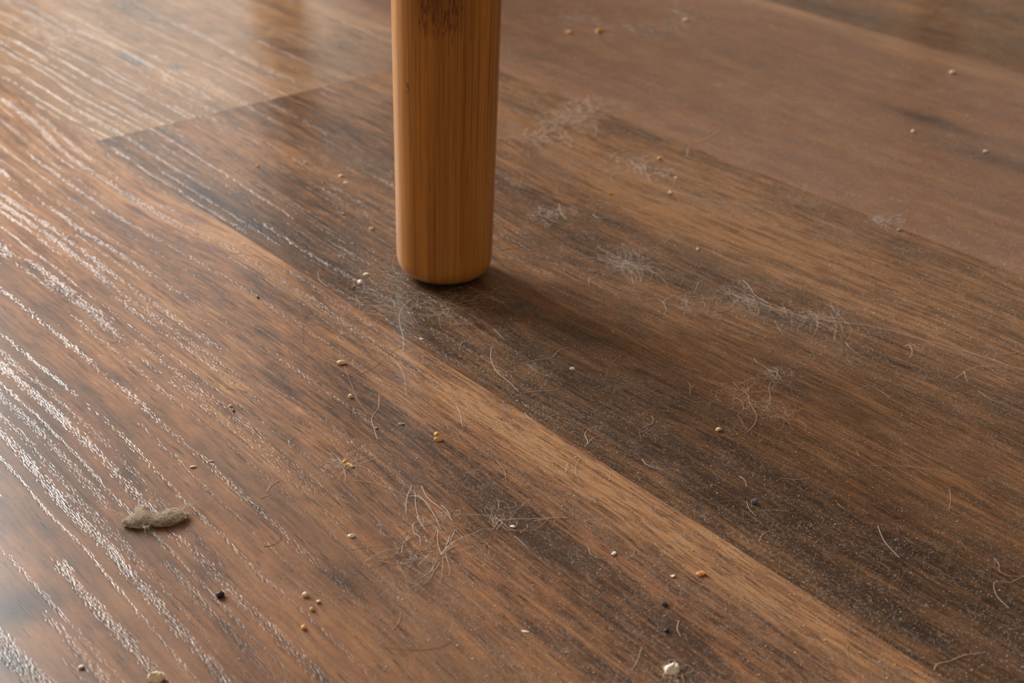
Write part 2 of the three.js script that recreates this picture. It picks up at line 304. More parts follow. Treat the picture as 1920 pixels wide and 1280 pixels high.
// ------------------------------------------------------------------ hairs, tangles and wisps lying on the floor (floor millimetres)
const HAIRS = [
  ['p', 75, 'pale arched hair running from the bamboo foot down over the plank seam', [-34.1, 21.2, -40.3, 38, -40.1, 46.4, -38.1, 57.3, -37.4, 67.8]],
  ['t', 80, 'long tan hair arching across the honey edge of the plank in front of the foot', [-50.7, 84.1, -46.6, 79.1, -42.2, 69.1, -37.9, 64.6, -34.3, 63.9, -31.7, 65.9]],
  ['r', 85, 'reddish-brown long hair lying on the dark plank in front of the bamboo foot', [-35.5, 42.3, -32.6, 47.8, -24.9, 49.9, -16, 49.9, -7.8, 49.2, 0.5, 45.3, 5.6, 45.7]],
  ['p', 60, 'fine hooked pale hair near the reddish-brown hair and the bamboo foot, along the grain', [-26, 32.3, -24.8, 38, -22.7, 42.3]],
  ['p', 75, 'fine S-curved pale hair near the reddish-brown hair and the golden seed', [-7, 63.9, -7.2, 72.9, -5, 82.8, -0.7, 90.1, 1.9, 94.8]],
  ['p', 75, 'fine wavy pale hair near the reddish-brown hair and the golden seed', [2.9, 76.7, 8.4, 74.2, 13.3, 72.9, 16.5, 67.1, 19.6, 65.2]],
  ['p', 60, 'short pale hair near the reddish-brown hair and the golden seed', [5.3, 76.7, 8.8, 82.8, 13, 85.9]],
  ['t', 65, 'fine hooked pale hair near the pale seed-like crumb and the nest-like tangle', [31.4, 86.5, 32.4, 79.8, 35.2, 74.2, 39.8, 69.1, 45, 65.2]],
  ['p', 75, 'fine wavy pale hair near the golden seed and the honey plank edge', [1, 99.4, 3.4, 96.5, 8.6, 95.4, 13.3, 94.8, 15.7, 93]],
  ['p', 65, 'fine hooked pale hair near the golden seed and the honey plank edge', [3.9, 108.5, 6.1, 112.9, 9.5, 114, 13, 110.7, 16.4, 109]],
  ['p', 70, 'short pale hair near the golden seed and the tan husk flake, along the grain', [-17.7, 104.6, -16.4, 110.7, -15.6, 117.3]],
  ['t', 55, 'short pale hair near the golden seed and the tan husk flake, along the grain', [-14.1, 112.9, -10.9, 117.3, -9.1, 119.4]],
  ['p', 75, 'zigzag pale hair between the golden seed and the cream cube crumb', [-43.3, 98.3, -43, 106.3, -44.5, 111.8, -43.1, 119.4, -41.8, 124.7]],
  ['t', 60, 'thin tan hair trailing from the pale oat flake towards the seam', [-56.7, 77.9, -52.6, 92.4, -49.3, 102.9, -45.9, 109.6]],
  ['p', 80, 'angular bent pale hair pair lying just above the plank seam', [22.4, 129.4, 23.4, 126.8, 22.8, 121.5, 25.2, 118.3, 29.5, 116.7]],
  ['p', 70, 'short pale hair near the honey plank edge and the pale seed-like crumb', [23.3, 127.8, 24.9, 124.7, 26.6, 123.1]],
  ['p', 70, 'fine S-curved pale hair near the star-shaped wisp and the reddish-brown hair', [54.6, 40.9, 55.9, 36.6, 55.5, 30.8, 59.2, 25.7, 62.9, 22]],
  ['p', 60, 'fine wavy pale hair near the star-shaped wisp and the reddish-brown hair', [43.7, 30.8, 49.1, 28.6, 52.5, 27.9, 55.5, 30.8]],
  ['p', 65, 'fine hooked pale hair near the star-shaped wisp and the reddish-brown hair, across the grain', [28.7, 15.9, 29.5, 11.3, 33.1, 8.2]],
  ['d', 60, 'short dark hair pointing away from the bamboo foot', [-5.8, -14.5, -0.9, -16.2, 4.1, -17.8]],
  ['p', 65, 'long thin pale hair stretched from the foot to the star-shaped wisp', [6.1, -6.2, 13.6, -3.8, 23.8, 1.1, 32.6, 3.5]],
  ['p', 60, 'short pale hair near the reddish-brown hair and the oat-like flake', [-6.5, 51.2, -4.6, 56, -2.7, 59.3]],
  ['p', 60, 'fine hooked pale hair near the reddish-brown hair and the oat-like flake', [-18, 67.8, -17.6, 62.6, -15.7, 60.6]],
  ['t', 60, 'fine hooked pale hair near the reddish-brown hair and the bamboo foot, across the grain', [6.2, 49.2, 5.9, 44.4, 8.9, 38, 14.8, 34.4]],
  ['t', 60, 'short pale hair near the reddish-brown hair and the bamboo foot', [-26.4, 30.8, -23.2, 27.2, -20.6, 25.7]],
  ['p', 55, 'short pale hair near the oat-like flake and the golden seed', [-39, 75.4, -36, 85.3, -34.4, 97.1]],
  ['p', 65, 'fine hooked pale hair near the pale seed-like crumb and the honey plank edge', [41.5, 117.8, 44.5, 115.1, 44.6, 110.7]],
  ['t', 65, 'short pale hair near the golden seed and the tan husk flake, along the grain', [-20.5, 130.9, -18.1, 134.5, -15.9, 136]],
  ['t', 60, 'short pale hair near the tan husk flake and the golden seed', [-51.1, 131.9, -49.2, 128.9, -45.5, 127.3]],
  ['p', 85, 'very long pale dust-coated hair stretched diagonally across the dark plank', [78.5, 22.7, 88.8, 29.4, 93.9, 34.4, 102.6, 40.9, 115.7, 46.4, 128.4, 49.9, 141, 58, 151.7, 65.2, 161.9, 72.9, 172, 81]],
  ['p', 65, 'fine hooked pale hair near the star-shaped wisp and the reddish-brown hair, across the grain', [68.1, 20.5, 70.1, 14.4, 72.4, 11.3]],
  ['p', 65, 'fine wavy pale hair near the star-shaped wisp and the nest-like tangle, slanting', [63.3, 27.9, 70.5, 28.6, 78.6, 26.4]],
  ['t', 65, 'short pale hair near the nest-like tangle and the star-shaped wisp', [93.7, 44.4, 94.1, 49.9, 94.8, 53.3]],
  ['p', 65, 'fine wavy pale hair near the star-shaped wisp and the nest-like tangle, across the grain', [69.3, 38.7, 75.9, 38, 81.1, 33]],
  ['p', 75, 'fine S-curved pale hair near the star-shaped wisp and the nest-like tangle', [84.7, 15.9, 86.6, 11.3, 88.9, 19, 89.5, 24.2, 93.2, 30.8]],
  ['p', 70, 'fine hooked pale hair near the nest-like tangle and the pale seed-like crumb', [135.6, 72.9, 137.2, 69.1, 137, 64.6, 135.9, 63.9]],
  ['p', 75, 'fine wavy pale hair near the nest-like tangle and the pale seed-like crumb, across the grain', [147.2, 87.1, 153.4, 81.6, 160.1, 79.1, 164.4, 79.1]],
  ['p', 65, 'short pale hair near the nest-like tangle and the pale seed-like crumb, slanting', [150.9, 88.9, 151.6, 81.6]],
  ['p', 65, 'fine wavy pale hair near the nest-like tangle and the flattened grey wisp', [165.1, 70.4, 170.8, 69.7, 175.6, 67.8]],
  ['p', 60, 'short pale hair near the nest-like tangle and the pale seed-like crumb, along the grain', [116, 61.3, 116, 65.9, 118.1, 69.1]],
  ['p', 60, 'short pale hair near the nest-like tangle and the pale seed-like crumb, slanting', [58.3, 88.9, 58.7, 93.6, 58, 97.1]],
  ['p', 60, 'short pale hair near the nest-like tangle and the pale seed-like crumb, along the grain', [105.4, 131.4, 105.6, 134.5]],
  ['p', 55, 'short pale hair near the nest-like tangle and the pale seed-like crumb, along the grain', [152.8, 94.8, 154.4, 99.4, 157.4, 103.4]],
  ['p', 55, 'fine wavy pale hair near the nest-like tangle and the pale seed-like crumb, along the grain', [113.2, 94.8, 117.6, 91.9, 120.5, 94.8, 123, 99.4]],
  ['p', 85, 'kinked bright pale hair standing out alone on the dark plank', [103.5, 171.1, 103.2, 175.5, 103.6, 179.7, 106.1, 186]],
  ['p', 65, 'fine hooked pale hair near the blue fluff ball and the orange-brown crumb', [68.8, 178.5, 70.2, 175.5, 72.5, 173.4]],
  ['p', 85, 'long pale hair bent at one end beside the end of the honey plank edge', [104.1, 232.3, 105.3, 230.3, 108.7, 229, 112.8, 226.9, 118.5, 225.6]],
  ['p', 80, 'sharply angled pale hair like a bent wire on the dark plank', [137.8, 194.3, 135.4, 195.8, 133, 197.4, 128.9, 197.7, 127.9, 202.7, 129.7, 207.9]],
  ['p', 65, 'fine S-curved pale hair near the bent-wire hair and the kinked bright hair', [132.1, 186.3, 132.4, 189.5, 131.5, 192.7, 133.4, 194.3, 137.8, 194.3]],
  ['t', 70, 'short hooked tan hair on the honey-coloured plank edge', [85.6, 221.8, 84.2, 224.2, 83.9, 228.3]],
  ['p', 65, 'short pale hair near the kinked bright hair and the bent-wire hair, slanting', [128.5, 152.4, 127.7, 157, 125.6, 163.3]],
  ['p', 50, 'long thin nearly straight hair on the dark plank', [107.1, 139.9, 115.5, 140.4, 125.7, 142.4, 133.5, 145.3]],
  ['p', 65, 'fine hooked pale hair near the blue fluff ball and the pale seed-like crumb', [67.7, 145.8, 68.9, 148.6, 69.1, 151.4]],
  ['p', 65, 'fine hooked pale hair beside the blue fluff ball', [68, 158.8, 68.2, 163.3, 69.6, 166]],
  ['p', 60, 'straight fine hair stretched below the blue fluff ball', [69.9, 163.8, 74.5, 163.5, 79.6, 163.9]],
  ['t', 60, 'tan fine hair ending at the blue fluff ball', [59.7, 159.3, 63.4, 158.8, 66.6, 158.4]],
  ['t', 60, 'short pale hair near the kinked bright hair and the bent-wire hair, across the grain', [130.3, 166.9, 132.6, 165.8, 136.3, 165.3]],
  ['p', 55, 'fine wavy pale hair near the blue fluff ball and the pale seed-like crumb', [78.5, 148.1, 80.3, 146.9, 84.9, 147.5, 88.8, 146.2]],
  ['p', 60, 'short pale hair near the kinked bright hair and the blue fluff ball', [94.2, 159.7, 94.7, 162, 96, 163.3]],
  ['t', 80, 'long tan hair lying nearly straight below the hair tangle', [-32.2, 223.5, -24.1, 224.6, -18.8, 223.5, -15.3, 221.5]],
  ['t', 80, 'short bent tan hair below the hair tangle', [-30.5, 216.9, -29.1, 213.7, -28.9, 209.8]],
  ['t', 70, 'S-curved tan hair on the honey-coloured plank edge', [20.8, 136, 19.3, 139.9, 19.1, 144.8, 20.2, 149.1]],
  ['p', 75, 'short straight pale hair on the honey-coloured plank edge', [15.9, 143.8, 16.6, 140.4, 17.2, 138.5]],
  ['p', 60, 'short pale hair near the slate-coloured grit and the orange-brown crumb, along the grain', [21.1, 181.4, 21.5, 184.3, 23.4, 186.3]],
  ['t', 75, 'short forked tan hair on the honey-coloured plank edge', [31.1, 187.1, 33.2, 185.1, 34.1, 182.2]],
  ['p', 75, 'fine S-curved pale hair near the honey plank edge and the pale seed-like crumb', [39.4, 136, 40.7, 139.4, 44.8, 142.1, 48.5, 141.7, 50, 142.9]],
  ['p', 60, 'short pale hair near the large hair tangle and the honey plank edge', [0.7, 175.9, 2.5, 178.9, 4.2, 181.4]],
  ['t', 60, 'short pale hair near the golden seed and the honey plank edge', [-4.3, 138, -2.4, 142.9, -1.6, 148.6]],
  ['p', 75, 'straight pale hair pointing at the hair tangle', [-45.1, 182.6, -40.8, 181.2, -34.5, 180.5]],
  ['p', 60, 'thin pale hair stretched between the tan husk flake and the hair tangle', [-48.8, 147.7, -41, 149.6, -34.4, 153.3, -30.1, 156.1]],
  ['p', 80, 'short bent whitish hair next to the dark blue bead', [43.1, 213, 42.2, 217.3, 42.9, 219.4]],
  ['p', 60, 'short pale hair near the slate-coloured grit and the orange-brown crumb, slanting', [29.4, 232.3, 30.9, 229.6, 32.7, 223.5]],
  ['d', 70, 'short dark hair on the glossy grain of the honey-edged plank', [-94, 93.6, -90.4, 94.2, -86.6, 96]],
  ['t', 70, 'fine tan hair on the glossy wood grain', [-143.2, 63.2, -140.3, 62.6, -137, 60.6]],
  ['p', 80, 'pale arched hair stretched over the seam behind the bamboo foot', [-82.8, -3.8, -77.9, -8.7, -70.7, -13.6]],
  ['p', 65, 'short curved pale hair at the edge of the hair mat', [-74.2, 5.1, -72, 12.9, -68.8, 17.4]],
  ['d', 60, 'dark thin curved hair on the honey-edged plank', [-72.6, 62.6, -74.2, 43.7, -72.3, 38]],
  ['p', 70, 'small curled pale hair on the glossy wood grain', [-67.8, 129.9, -69.1, 126.8, -67.7, 124.2]],
  ['d', 60, 'dark straight hair crossing towards the plank seam', [-110.6, -12.8, -101.7, -9.5, -94.5, -7.8]],
  ['p', 85, 'short bent pale hair above the white splinter hair', [-71.8, 154.2, -71, 150.5, -68.8, 147.9]],
  ['p', 90, 'short straight white hair like a splinter', [-73.1, 157.5, -70.6, 155.2]],
  ['d', 70, 'dark hooked hair on the reddish wood grain', [-68.7, 181, -66.1, 180.1, -64.7, 177.6, -64.9, 174.7]],
  ['p', 85, 'long blurred pale hair on the plank behind the leg', [65.4, -78.9, 77.2, -69.2, 91.1, -61.6, 105.2, -57.9]],
  ['p', 90, 'blurred wavy pale hair near the flattened grey wisp and the star-shaped wisp', [79.1, -116.2, 82, -129.5, 93, -140.9, 98.6, -152.7]],
  ['p', 85, 'blurred hooked pale hair on the plank behind the leg', [19.8, -61.6, 20.6, -50.5, 22.2, -46]],
  ['p', 85, 'blurred wavy pale hair near the star-shaped wisp and the flattened grey wisp', [44, -111.9, 46.7, -118.4, 55.2, -126.1, 61.9, -129.5]],
  ['p', 75, 'blurred short pale hair near the star-shaped wisp and the flattened grey wisp', [60.3, -21.7, 62.8, -25.9, 66.6, -29.3]],
  ['p', 85, 'blurred short pale hair near the star-shaped wisp and the bamboo foot, across the grain', [49.5, 1.7, 53.2, -3, 56.3, -7]],
  ['p', 80, 'blurred short pale hair near the star-shaped wisp and the bamboo foot, along the grain', [33.2, -50.5, 35.9, -46, 40.2, -46.9]],
];
const FRONT_TANGLE = [
  [-29.4, 150.5, -30.3, 156.1, -30.6, 160.6, -30.3, 165.1],
  [-26.7, 150.5, -24.8, 157, -21.5, 162.4, -18.8, 165.1, -16.9, 168.6],
  [-20.5, 160.6, -18.3, 165.1, -17.2, 168.2],
  [-21.1, 170.4, -21.5, 174.7, -23.2, 179.7, -25.5, 182.2, -30.3, 185.1, -33.6, 186.3, -36.3, 188.3, -38.4, 189.5, -38.8, 191.1],
  [-40.3, 187.9, -36.1, 185.1, -30.8, 183.4, -27.4, 183.4],
  [-30.3, 183.8, -30.3, 180.5, -29.3, 176.8],
  [-28.2, 170.4, -27.4, 174.7, -25.8, 177.2, -25.4, 180.5],
  [-28.4, 154.2, -27.6, 162.4, -26.3, 168.6, -24.5, 172.9],
  [-30.6, 163.8, -26.5, 163.8, -22.9, 164.2],
  [-19.5, 184.7, -17.7, 181.4, -14.8, 178.5, -10.9, 176.4, -8, 174.2, -5.5, 172.9, -4, 169.5, -2.8, 168.2],
  [-2.8, 168.2, 1, 169.1, 6.1, 167.7, 9.6, 166.9],
  [10.7, 166.4, 8.5, 171.2, 6, 174.7, 2, 174.2, -1, 172.5, -3, 168.6],
  [6.1, 168.6, 11.1, 168.2, 16.7, 166.9],
  [-19.3, 185.5, -21.2, 190.3, -21.3, 193.5, -22.4, 196.2, -23.7, 198.5],
  [-19, 185.5, -18.8, 191.1, -19, 196.6],
  [-19.5, 184.7, -20.8, 178, -20.8, 172.9],
  [-19.3, 185.1, -18, 179.7, -17.4, 175.5],
  [-19.5, 185.1, -22.5, 183, -25.5, 183],
  [-19.5, 184.7, -15.7, 182.2, -9.8, 181.4],
  [-25.6, 189.5, -22.4, 186.3, -19.5, 184.7],
  [-29.8, 156.1, -26.9, 157.9, -22.3, 166.9, -20, 172.9],
  [-30, 185.1, -26.4, 184.7, -21.5, 183.8],
  [-35, 187.1, -30.8, 184.7, -26.4, 183.8, -22.6, 181.4],
  [-32.2, 185.5, -30.1, 179.7, -27.8, 176.4],
  [-4.5, 172.9, -3, 170.4, -4.6, 166.9],
  [-21.3, 189.5, -22.1, 192.7, -25.3, 195.8],
  [-21.1, 170.4, -24.2, 169.5, -27.2, 169.5, -28.1, 171.2],
  [-18.3, 179.7, -16.9, 177.2, -16, 172.9],
];
const SIDE_TANGLE = [
  [73.4, 88.9, 73.9, 92.4, 75.3, 94.8, 76.4, 99.4, 76.5, 105.1, 77.6, 111.8, 76.4, 116.2, 73.4, 121],
  [86.3, 88.3, 84.3, 93.6, 83.8, 100.6, 81.8, 106.3],
  [91.4, 104, 90.4, 109.6, 88, 114, 84.4, 115.6],
  [92.2, 102.9, 87, 106.3, 83.2, 108.5, 80.4, 107.9],
  [73, 94.8, 79.2, 96.5, 85, 96.5, 89.1, 96.5],
  [70.9, 101.7, 74.3, 98.3, 80.1, 90.1],
  [72.6, 106.3, 75.5, 101.7, 80.6, 94.8],
  [80.3, 108.5, 82.7, 111.8, 85.9, 112.9, 88.2, 119.4],
  [82.6, 72.9, 82.7, 76, 85.3, 79.1, 87.8, 86.5],
  [95.1, 85.3, 91.9, 86.5, 89, 86.5],
  [86.1, 81.6, 88.1, 84.1, 89.4, 87.7],
  [87.8, 86.5, 88.9, 82.8, 87.7, 79.1],
  [74.6, 91.3, 79.1, 88.9, 83.8, 88.9, 86.4, 87.7],
  [74.2, 107.4, 74.2, 102.9, 72.4, 99.4],
  [79, 109.6, 76.4, 111.8, 74.4, 109.6],
  [89.7, 104, 87.7, 101.7, 84.9, 104.6],
];

const HAIR = { p: standard(222, 209, 196, 0.55), t: standard(190, 150, 112, 0.55), r: standard(72, 34, 24, 0.4), d: standard(58, 40, 30, 0.4), g: standard(206, 199, 192, 0.7) };
function strand(flat, radius, lift, r, sides = 5, per = 5) {
  const p = [], n = flat.length / 2;
  for (let k = 0; k < n; k++) {
    const e = k / (n - 1), y = radius + lift * Math.sin(Math.PI * e) * (0.3 + 0.7 * r()) * (r() < 0.3 ? 0.1 : 1);
    p.push(new THREE.Vector3(flat[2 * k], y, flat[2 * k + 1]));
  }
  const g = new THREE.TubeGeometry(new THREE.CatmullRomCurve3(p), Math.max(6, (n - 1) * per), radius, sides, false);
  return g.scale(0.001, 0.001, 0.001);
}
{
  const r = rng(301), count = {};
  for (const h of HAIRS) count[h[2]] = (count[h[2]] ?? 0) + 1;
  for (const [c, um, label, flat] of HAIRS)
    single('hair_strand', strand(flat, um / 1000 * 0.78, 0.25 + 0.7 * r(), r), HAIR[c], label, 'hair', count[label] > 1 ? label.replace(' pale hair ', ' pale hairs ') : undefined);
}
function wander(r, x, z, a, len, curl, n = 6) {                          // a loose curved path from (x, z)
  const p = [x, z]; let da = (r() - 0.5) * curl;
  for (let k = 0; k < n; k++) { da += (r() - 0.5) * curl * 0.8; a += da; x += Math.cos(a) * len / n; z += Math.sin(a) * len / n; p.push(x, z); }
  return p;
}
function tangle(name, label, category, lines, seed, { extra = 0, at = [], spread = 4, len = 9, curl = 0.9, um = 70, lift = 1.4, fine = 45, colours = ['p', 'p', 't'] } = {}) {
  const r = rng(seed), t = thing(name, label, category);
  for (const flat of lines) mesh('strand', strand(flat, um / 1000 * 0.88, lift, r), HAIR[colours[Math.floor(r() * colours.length)]], t);
  for (let k = 0; k < extra * 1.35; k++) {
    const [x, z, s = 1] = at[Math.floor(r() * at.length)];
    mesh('strand', strand(wander(r, x + gauss(r) * spread * s, z + gauss(r) * spread * s, r() * 6.283, len * (0.4 + r()), curl), fine / 1000 * (0.5 + 0.45 * r()), lift * 0.8, r, 4, 3), HAIR[colours[Math.floor(r() * colours.length)]], t);
  }
  return t;
}
tangle('hair_tangle', 'large loose tangle of long pale hairs on the honey-edged plank', 'hair tangle', FRONT_TANGLE, 401, { colours: ['p', 'p', 'p', 't'], extra: 70, at: [[-24.1, 170.8], [-19.1, 183.4], [-29.3, 184.7], [-3.0, 168.2]], spread: 5, len: 12, fine: 38 });
tangle('hair_tangle', 'round nest-like tangle of fine curled hairs on the dark plank', 'hair tangle', SIDE_TANGLE, 402, { extra: 110, at: [[79.0, 104.3], [76.8, 95.7], [88.0, 85.1], [86.8, 109.3]], spread: 5, len: 10, curl: 1.3, fine: 36 });
tangle('dust_wisp', 'star-shaped grey wisp of lint on the dark plank behind the foot', 'dust wisp', [], 403, { extra: 55, at: [[43.2, -3.8], [41.9, 0.0], [46.0, 0.0]], spread: 3, len: 15, curl: 0.4, fine: 36, colours: ['g', 'p'] });
tangle('dust_wisp', 'long blurred wisp of lint trailing over the plank behind the leg', 'dust wisp', [], 404, { extra: 150, at: [[9.9, -137.7], [18.8, -147.7], [28.2, -164.5], [32.4, -174.4], [39.6, -187.7], [25.6, -164.5]], spread: 6, len: 16, curl: 0.6, fine: 55, lift: 3, colours: ['p', 't', 'g'] });
tangle('dust_wisp', 'thin blurred wisp of lint on the plank behind the star-shaped one', 'dust wisp', [], 405, { extra: 60, at: [[50.4, -111.9], [56.8, -102.2], [65.5, -92.7]], spread: 7, len: 13, curl: 0.7, fine: 48, colours: ['p', 'g'] });
tangle('dust_wisp', 'small pale wisp of lint close behind the bamboo foot', 'dust wisp', [], 406, { extra: 34, at: [[14.3, -48.7], [17.7, -51.5]], spread: 5, len: 10, curl: 1.0, fine: 42, colours: ['p', 'g'] });
tangle('dust_wisp', 'small grey flattened wisp of lint on the reddish-brown area', 'dust wisp', [], 407, { extra: 36, at: [[150.6, -43.3], [155.6, -46.0]], spread: 5, len: 7, curl: 1.0, fine: 42, colours: ['g'] });
tangle('dust_wisp', 'loose wisp of lint along the long dust-coated hair', 'dust wisp', [], 408, { extra: 120, at: [[67.9, 34.0], [89.2, 34.0], [103.6, 40.3], [114.4, 44.5], [84.3, 27.5]], spread: 8, len: 12, curl: 0.6, fine: 34, colours: ['p', 'g'] });
tangle('dust_wisp', 'faint far wisp of lint near the orange crumb', 'dust wisp', [], 409, { extra: 80, at: [[40.2, -331.8], [72.6, -310.4], [99.4, -337.2]], spread: 16, len: 22, curl: 0.7, fine: 60, colours: ['g', 'p'] });
tangle('hair_mat', 'wispy mat of fine hairs gathered against the front of the bamboo foot', 'hair mat', [], 410, { extra: 230, at: [[-47.0, 27.5], [-42.2, 40.3], [-51.5, 20.8], [-39.9, 31.8], [-55.0, 2.4], [-60.6, 48.6], [-25.2, 34.0], [-11.8, 27.5]], spread: 9, len: 13, curl: 0.45, fine: 34, lift: 1.2 });
tangle('dust_wisp', 'grey smear of lint on the dark plank left behind the leg', 'dust wisp', [], 411, { extra: 45, at: [[-69.3, -60.0], [-77.9, -77.5], [-59.2, -46.0]], spread: 6, len: 8, curl: 0.9, fine: 40, lift: 0.5, colours: ['g'] });

// ------------------------------------------------------------------ the lint tuft: two felted rolls with fibres standing out
{
  const t = thing('lint_tuft', 'thick grey-beige tuft of felted lint on the glossy wood grain', 'lint tuft'), r = rng(501), nz = valueNoise(502), felt = standard(196, 184, 168, 0.95), pale = standard(226, 216, 203, 0.9), shade = standard(184, 172, 156, 0.95);
  const rolls = [[[-109.0, 170.5], [-101.2, 169.0], 1.9, 0.5], [[-102.6, 170.5], [-93.3, 167.1], 1.9, 1.0]], light = [], dim = [], core = [];
  const fibre = (pts, rad, list) => list.push(new THREE.TubeGeometry(new THREE.CatmullRomCurve3(pts), 9, rad, 4, false).scale(0.001, 0.001, 0.001));
  for (const [[xa, za], [xb, zb], rad, blunt] of rolls) {
    const g = new THREE.SphereGeometry(1, 48, 32), p = g.attributes.position, len = Math.hypot(xb - xa, zb - za), ang = Math.atan2(zb - za, xb - xa);
    const profile = (e) => Math.pow(Math.max(0, 1 - Math.abs(e * 2 - 1) ** 3), 0.5) * (e < 0.5 ? 0.75 + 0.5 * e * blunt + 0.25 * (1 - blunt) : 1);
    for (let i = 0; i < p.count; i++) {
      const x = p.getX(i), y = p.getY(i), z = p.getZ(i), q = Math.hypot(y, z) || 1, e = (Math.asin(clamp(x, -1, 1)) / Math.PI + 0.5), k = rad * 0.72 * profile(e) * (0.75 + 0.45 * nz(e * 9 + 5, Math.atan2(y, z) * 2 + 9));
      p.setXYZ(i, (e - 0.5) * len, y / q * k * 0.75, z / q * k);
    }
    g.rotateY(-ang).translate((xa + xb) / 2, rad * 0.6, (za + zb) / 2);
    g.computeVertexNormals(); core.push(g.scale(0.001, 0.001, 0.001));
    for (let q = 0; q < 1100; q++) {
      const e = r(), a0 = r() * Math.PI * 2, pts = [], n = 6, lg = 2 + 6 * r(), dir = (r() < 0.7 ? 0.3 : 1.2) * (r() - 0.5) * 2, ph = r() * 6.28, out = r() < 0.12 ? 1.25 + 0.5 * r() : 0.78 + 0.3 * r();
      for (let k = 0; k < n; k++) {
        const s = (k / (n - 1) - 0.5) * lg, along = clamp(e * len + s, -1.2, len + 1.2), cap = 0.25 + 0.75 * profile(clamp(along / len)), a = a0 + dir * s * 0.5 + 0.35 * Math.sin(k * 1.3 + ph), rr = rad * cap * (out + 0.12 * (r() - 0.5));
        pts.push(new THREE.Vector3(xa + Math.cos(ang) * along - Math.sin(ang) * Math.cos(a) * rr, Math.max(0.06, rad * 0.6 + Math.sin(a) * rr * 0.75), za + Math.sin(ang) * along + Math.cos(ang) * Math.cos(a) * rr));
      }
      fibre(pts, 0.03 + 0.03 * r(), r() < 0.65 ? light : dim);
    }
  }
  mesh('felt', mergeGeometries(core), felt, t);
  tag(mesh('fibres', mergeGeometries(light), pale, t), 'loose pale fibres of the felted lint', undefined, undefined, 'stuff');
  tag(mesh('fibres', mergeGeometries(dim), shade, t), 'loose darker fibres of the felted lint', undefined, undefined, 'stuff');
  const ends = [[[-106.9, 168.2], [-105.6, 160.2], 5, 16], [[-106.1, 167.4], [-106.6, 160.7], 4, 8], [[-109.0, 170.5], [-111.0, 172.1], 4, 9], [[-94.5, 165.8], [-91.0, 161.5], 4, 12], [[-95.4, 165.3], [-88.9, 158.8], 5, 5], [[-108.8, 170.0], [-117.0, 163.7], 3, 2], [[-103.5, 173.4], [-100.8, 176.2], 5, 8], [[-93.4, 167.4], [-92.0, 169.5], 3, 8]];
  for (const [[xa, za], [xb, zb], wide, count] of ends) for (let k = 0; k < count; k++) {
    const x1 = xb + gauss(r) * wide * 0.6, z1 = zb + gauss(r) * wide * 0.6, f = 0.5 + 0.6 * r(), x0 = xa + gauss(r), z0 = za + gauss(r);
    mesh('strand', new THREE.TubeGeometry(new THREE.CatmullRomCurve3([new THREE.Vector3(x0, 1.6, z0), new THREE.Vector3(x0 + (x1 - x0) * f * 0.5 + gauss(r) * 0.5, 1.6 + r(), z0 + (z1 - z0) * f * 0.5 + gauss(r) * 0.5), new THREE.Vector3(x0 + (x1 - x0) * f, 0.3 + 1.4 * r(), z0 + (z1 - z0) * f)]), 10, 0.035, 4, false).scale(0.001, 0.001, 0.001), pale, t);
  }
}

// ------------------------------------------------------------------ crumbs, seeds, beads and flakes
const lump = valueNoise(601);
function crumbGeometry(sx, sy, sz, seed, rough = 0.35, detail = 3) {     // millimetres, resting on the floor
  const g = mergeVertices(new THREE.IcosahedronGeometry(1, detail).deleteAttribute('normal').deleteAttribute('uv')), p = g.attributes.position;
  let low = 1e9;
  for (let i = 0; i < p.count; i++) {
    const x = p.getX(i), y = p.getY(i), z = p.getZ(i);
    const k = 1 + 1.25 * rough * (lump(x * 1.3 + seed * 7.1, y * 1.3 + z * 1.7 + 20) - 0.5) * 2 + rough * 0.5 * (lump(x * 3.5 + z * 2 + seed, y * 3.5 + 60) - 0.5) + (0.06 + 0.25 * rough) * (lump(x * 8 + z * 5 + seed, y * 8 - z * 4 + 90) - 0.5);
    p.setXYZ(i, x * k * sx / 2, Math.max(y * k, -0.72) * sy / 2, z * k * sz / 2); low = Math.min(low, p.getY(i));
  }
  g.translate(0, -low, 0);
  if (rough > 0.27) { const f = g.toNonIndexed(); f.computeVertexNormals(); return f.scale(0.001, 0.001, 0.001); }   // broken faces
  g.computeVertexNormals();
  return g.scale(0.001, 0.001, 0.001);
}
const TINT = { cream: standard(240, 224, 194, 0.7), white: standard(240, 235, 224, 0.8), golden: standard(226, 178, 98, 0.4), tan: standard(222, 184, 132, 0.7), orange: standard(216, 156, 110, 0.7), brown: standard(140, 88, 40, 0.7), navy: standard(34, 40, 62, 0.5), slate: standard(70, 74, 80, 0.7), blue: standard(96, 98, 118, 0.9), black: standard(24, 18, 16, 0.6), grey: standard(150, 148, 142, 0.8), oat: standard(232, 216, 178, 0.75) };
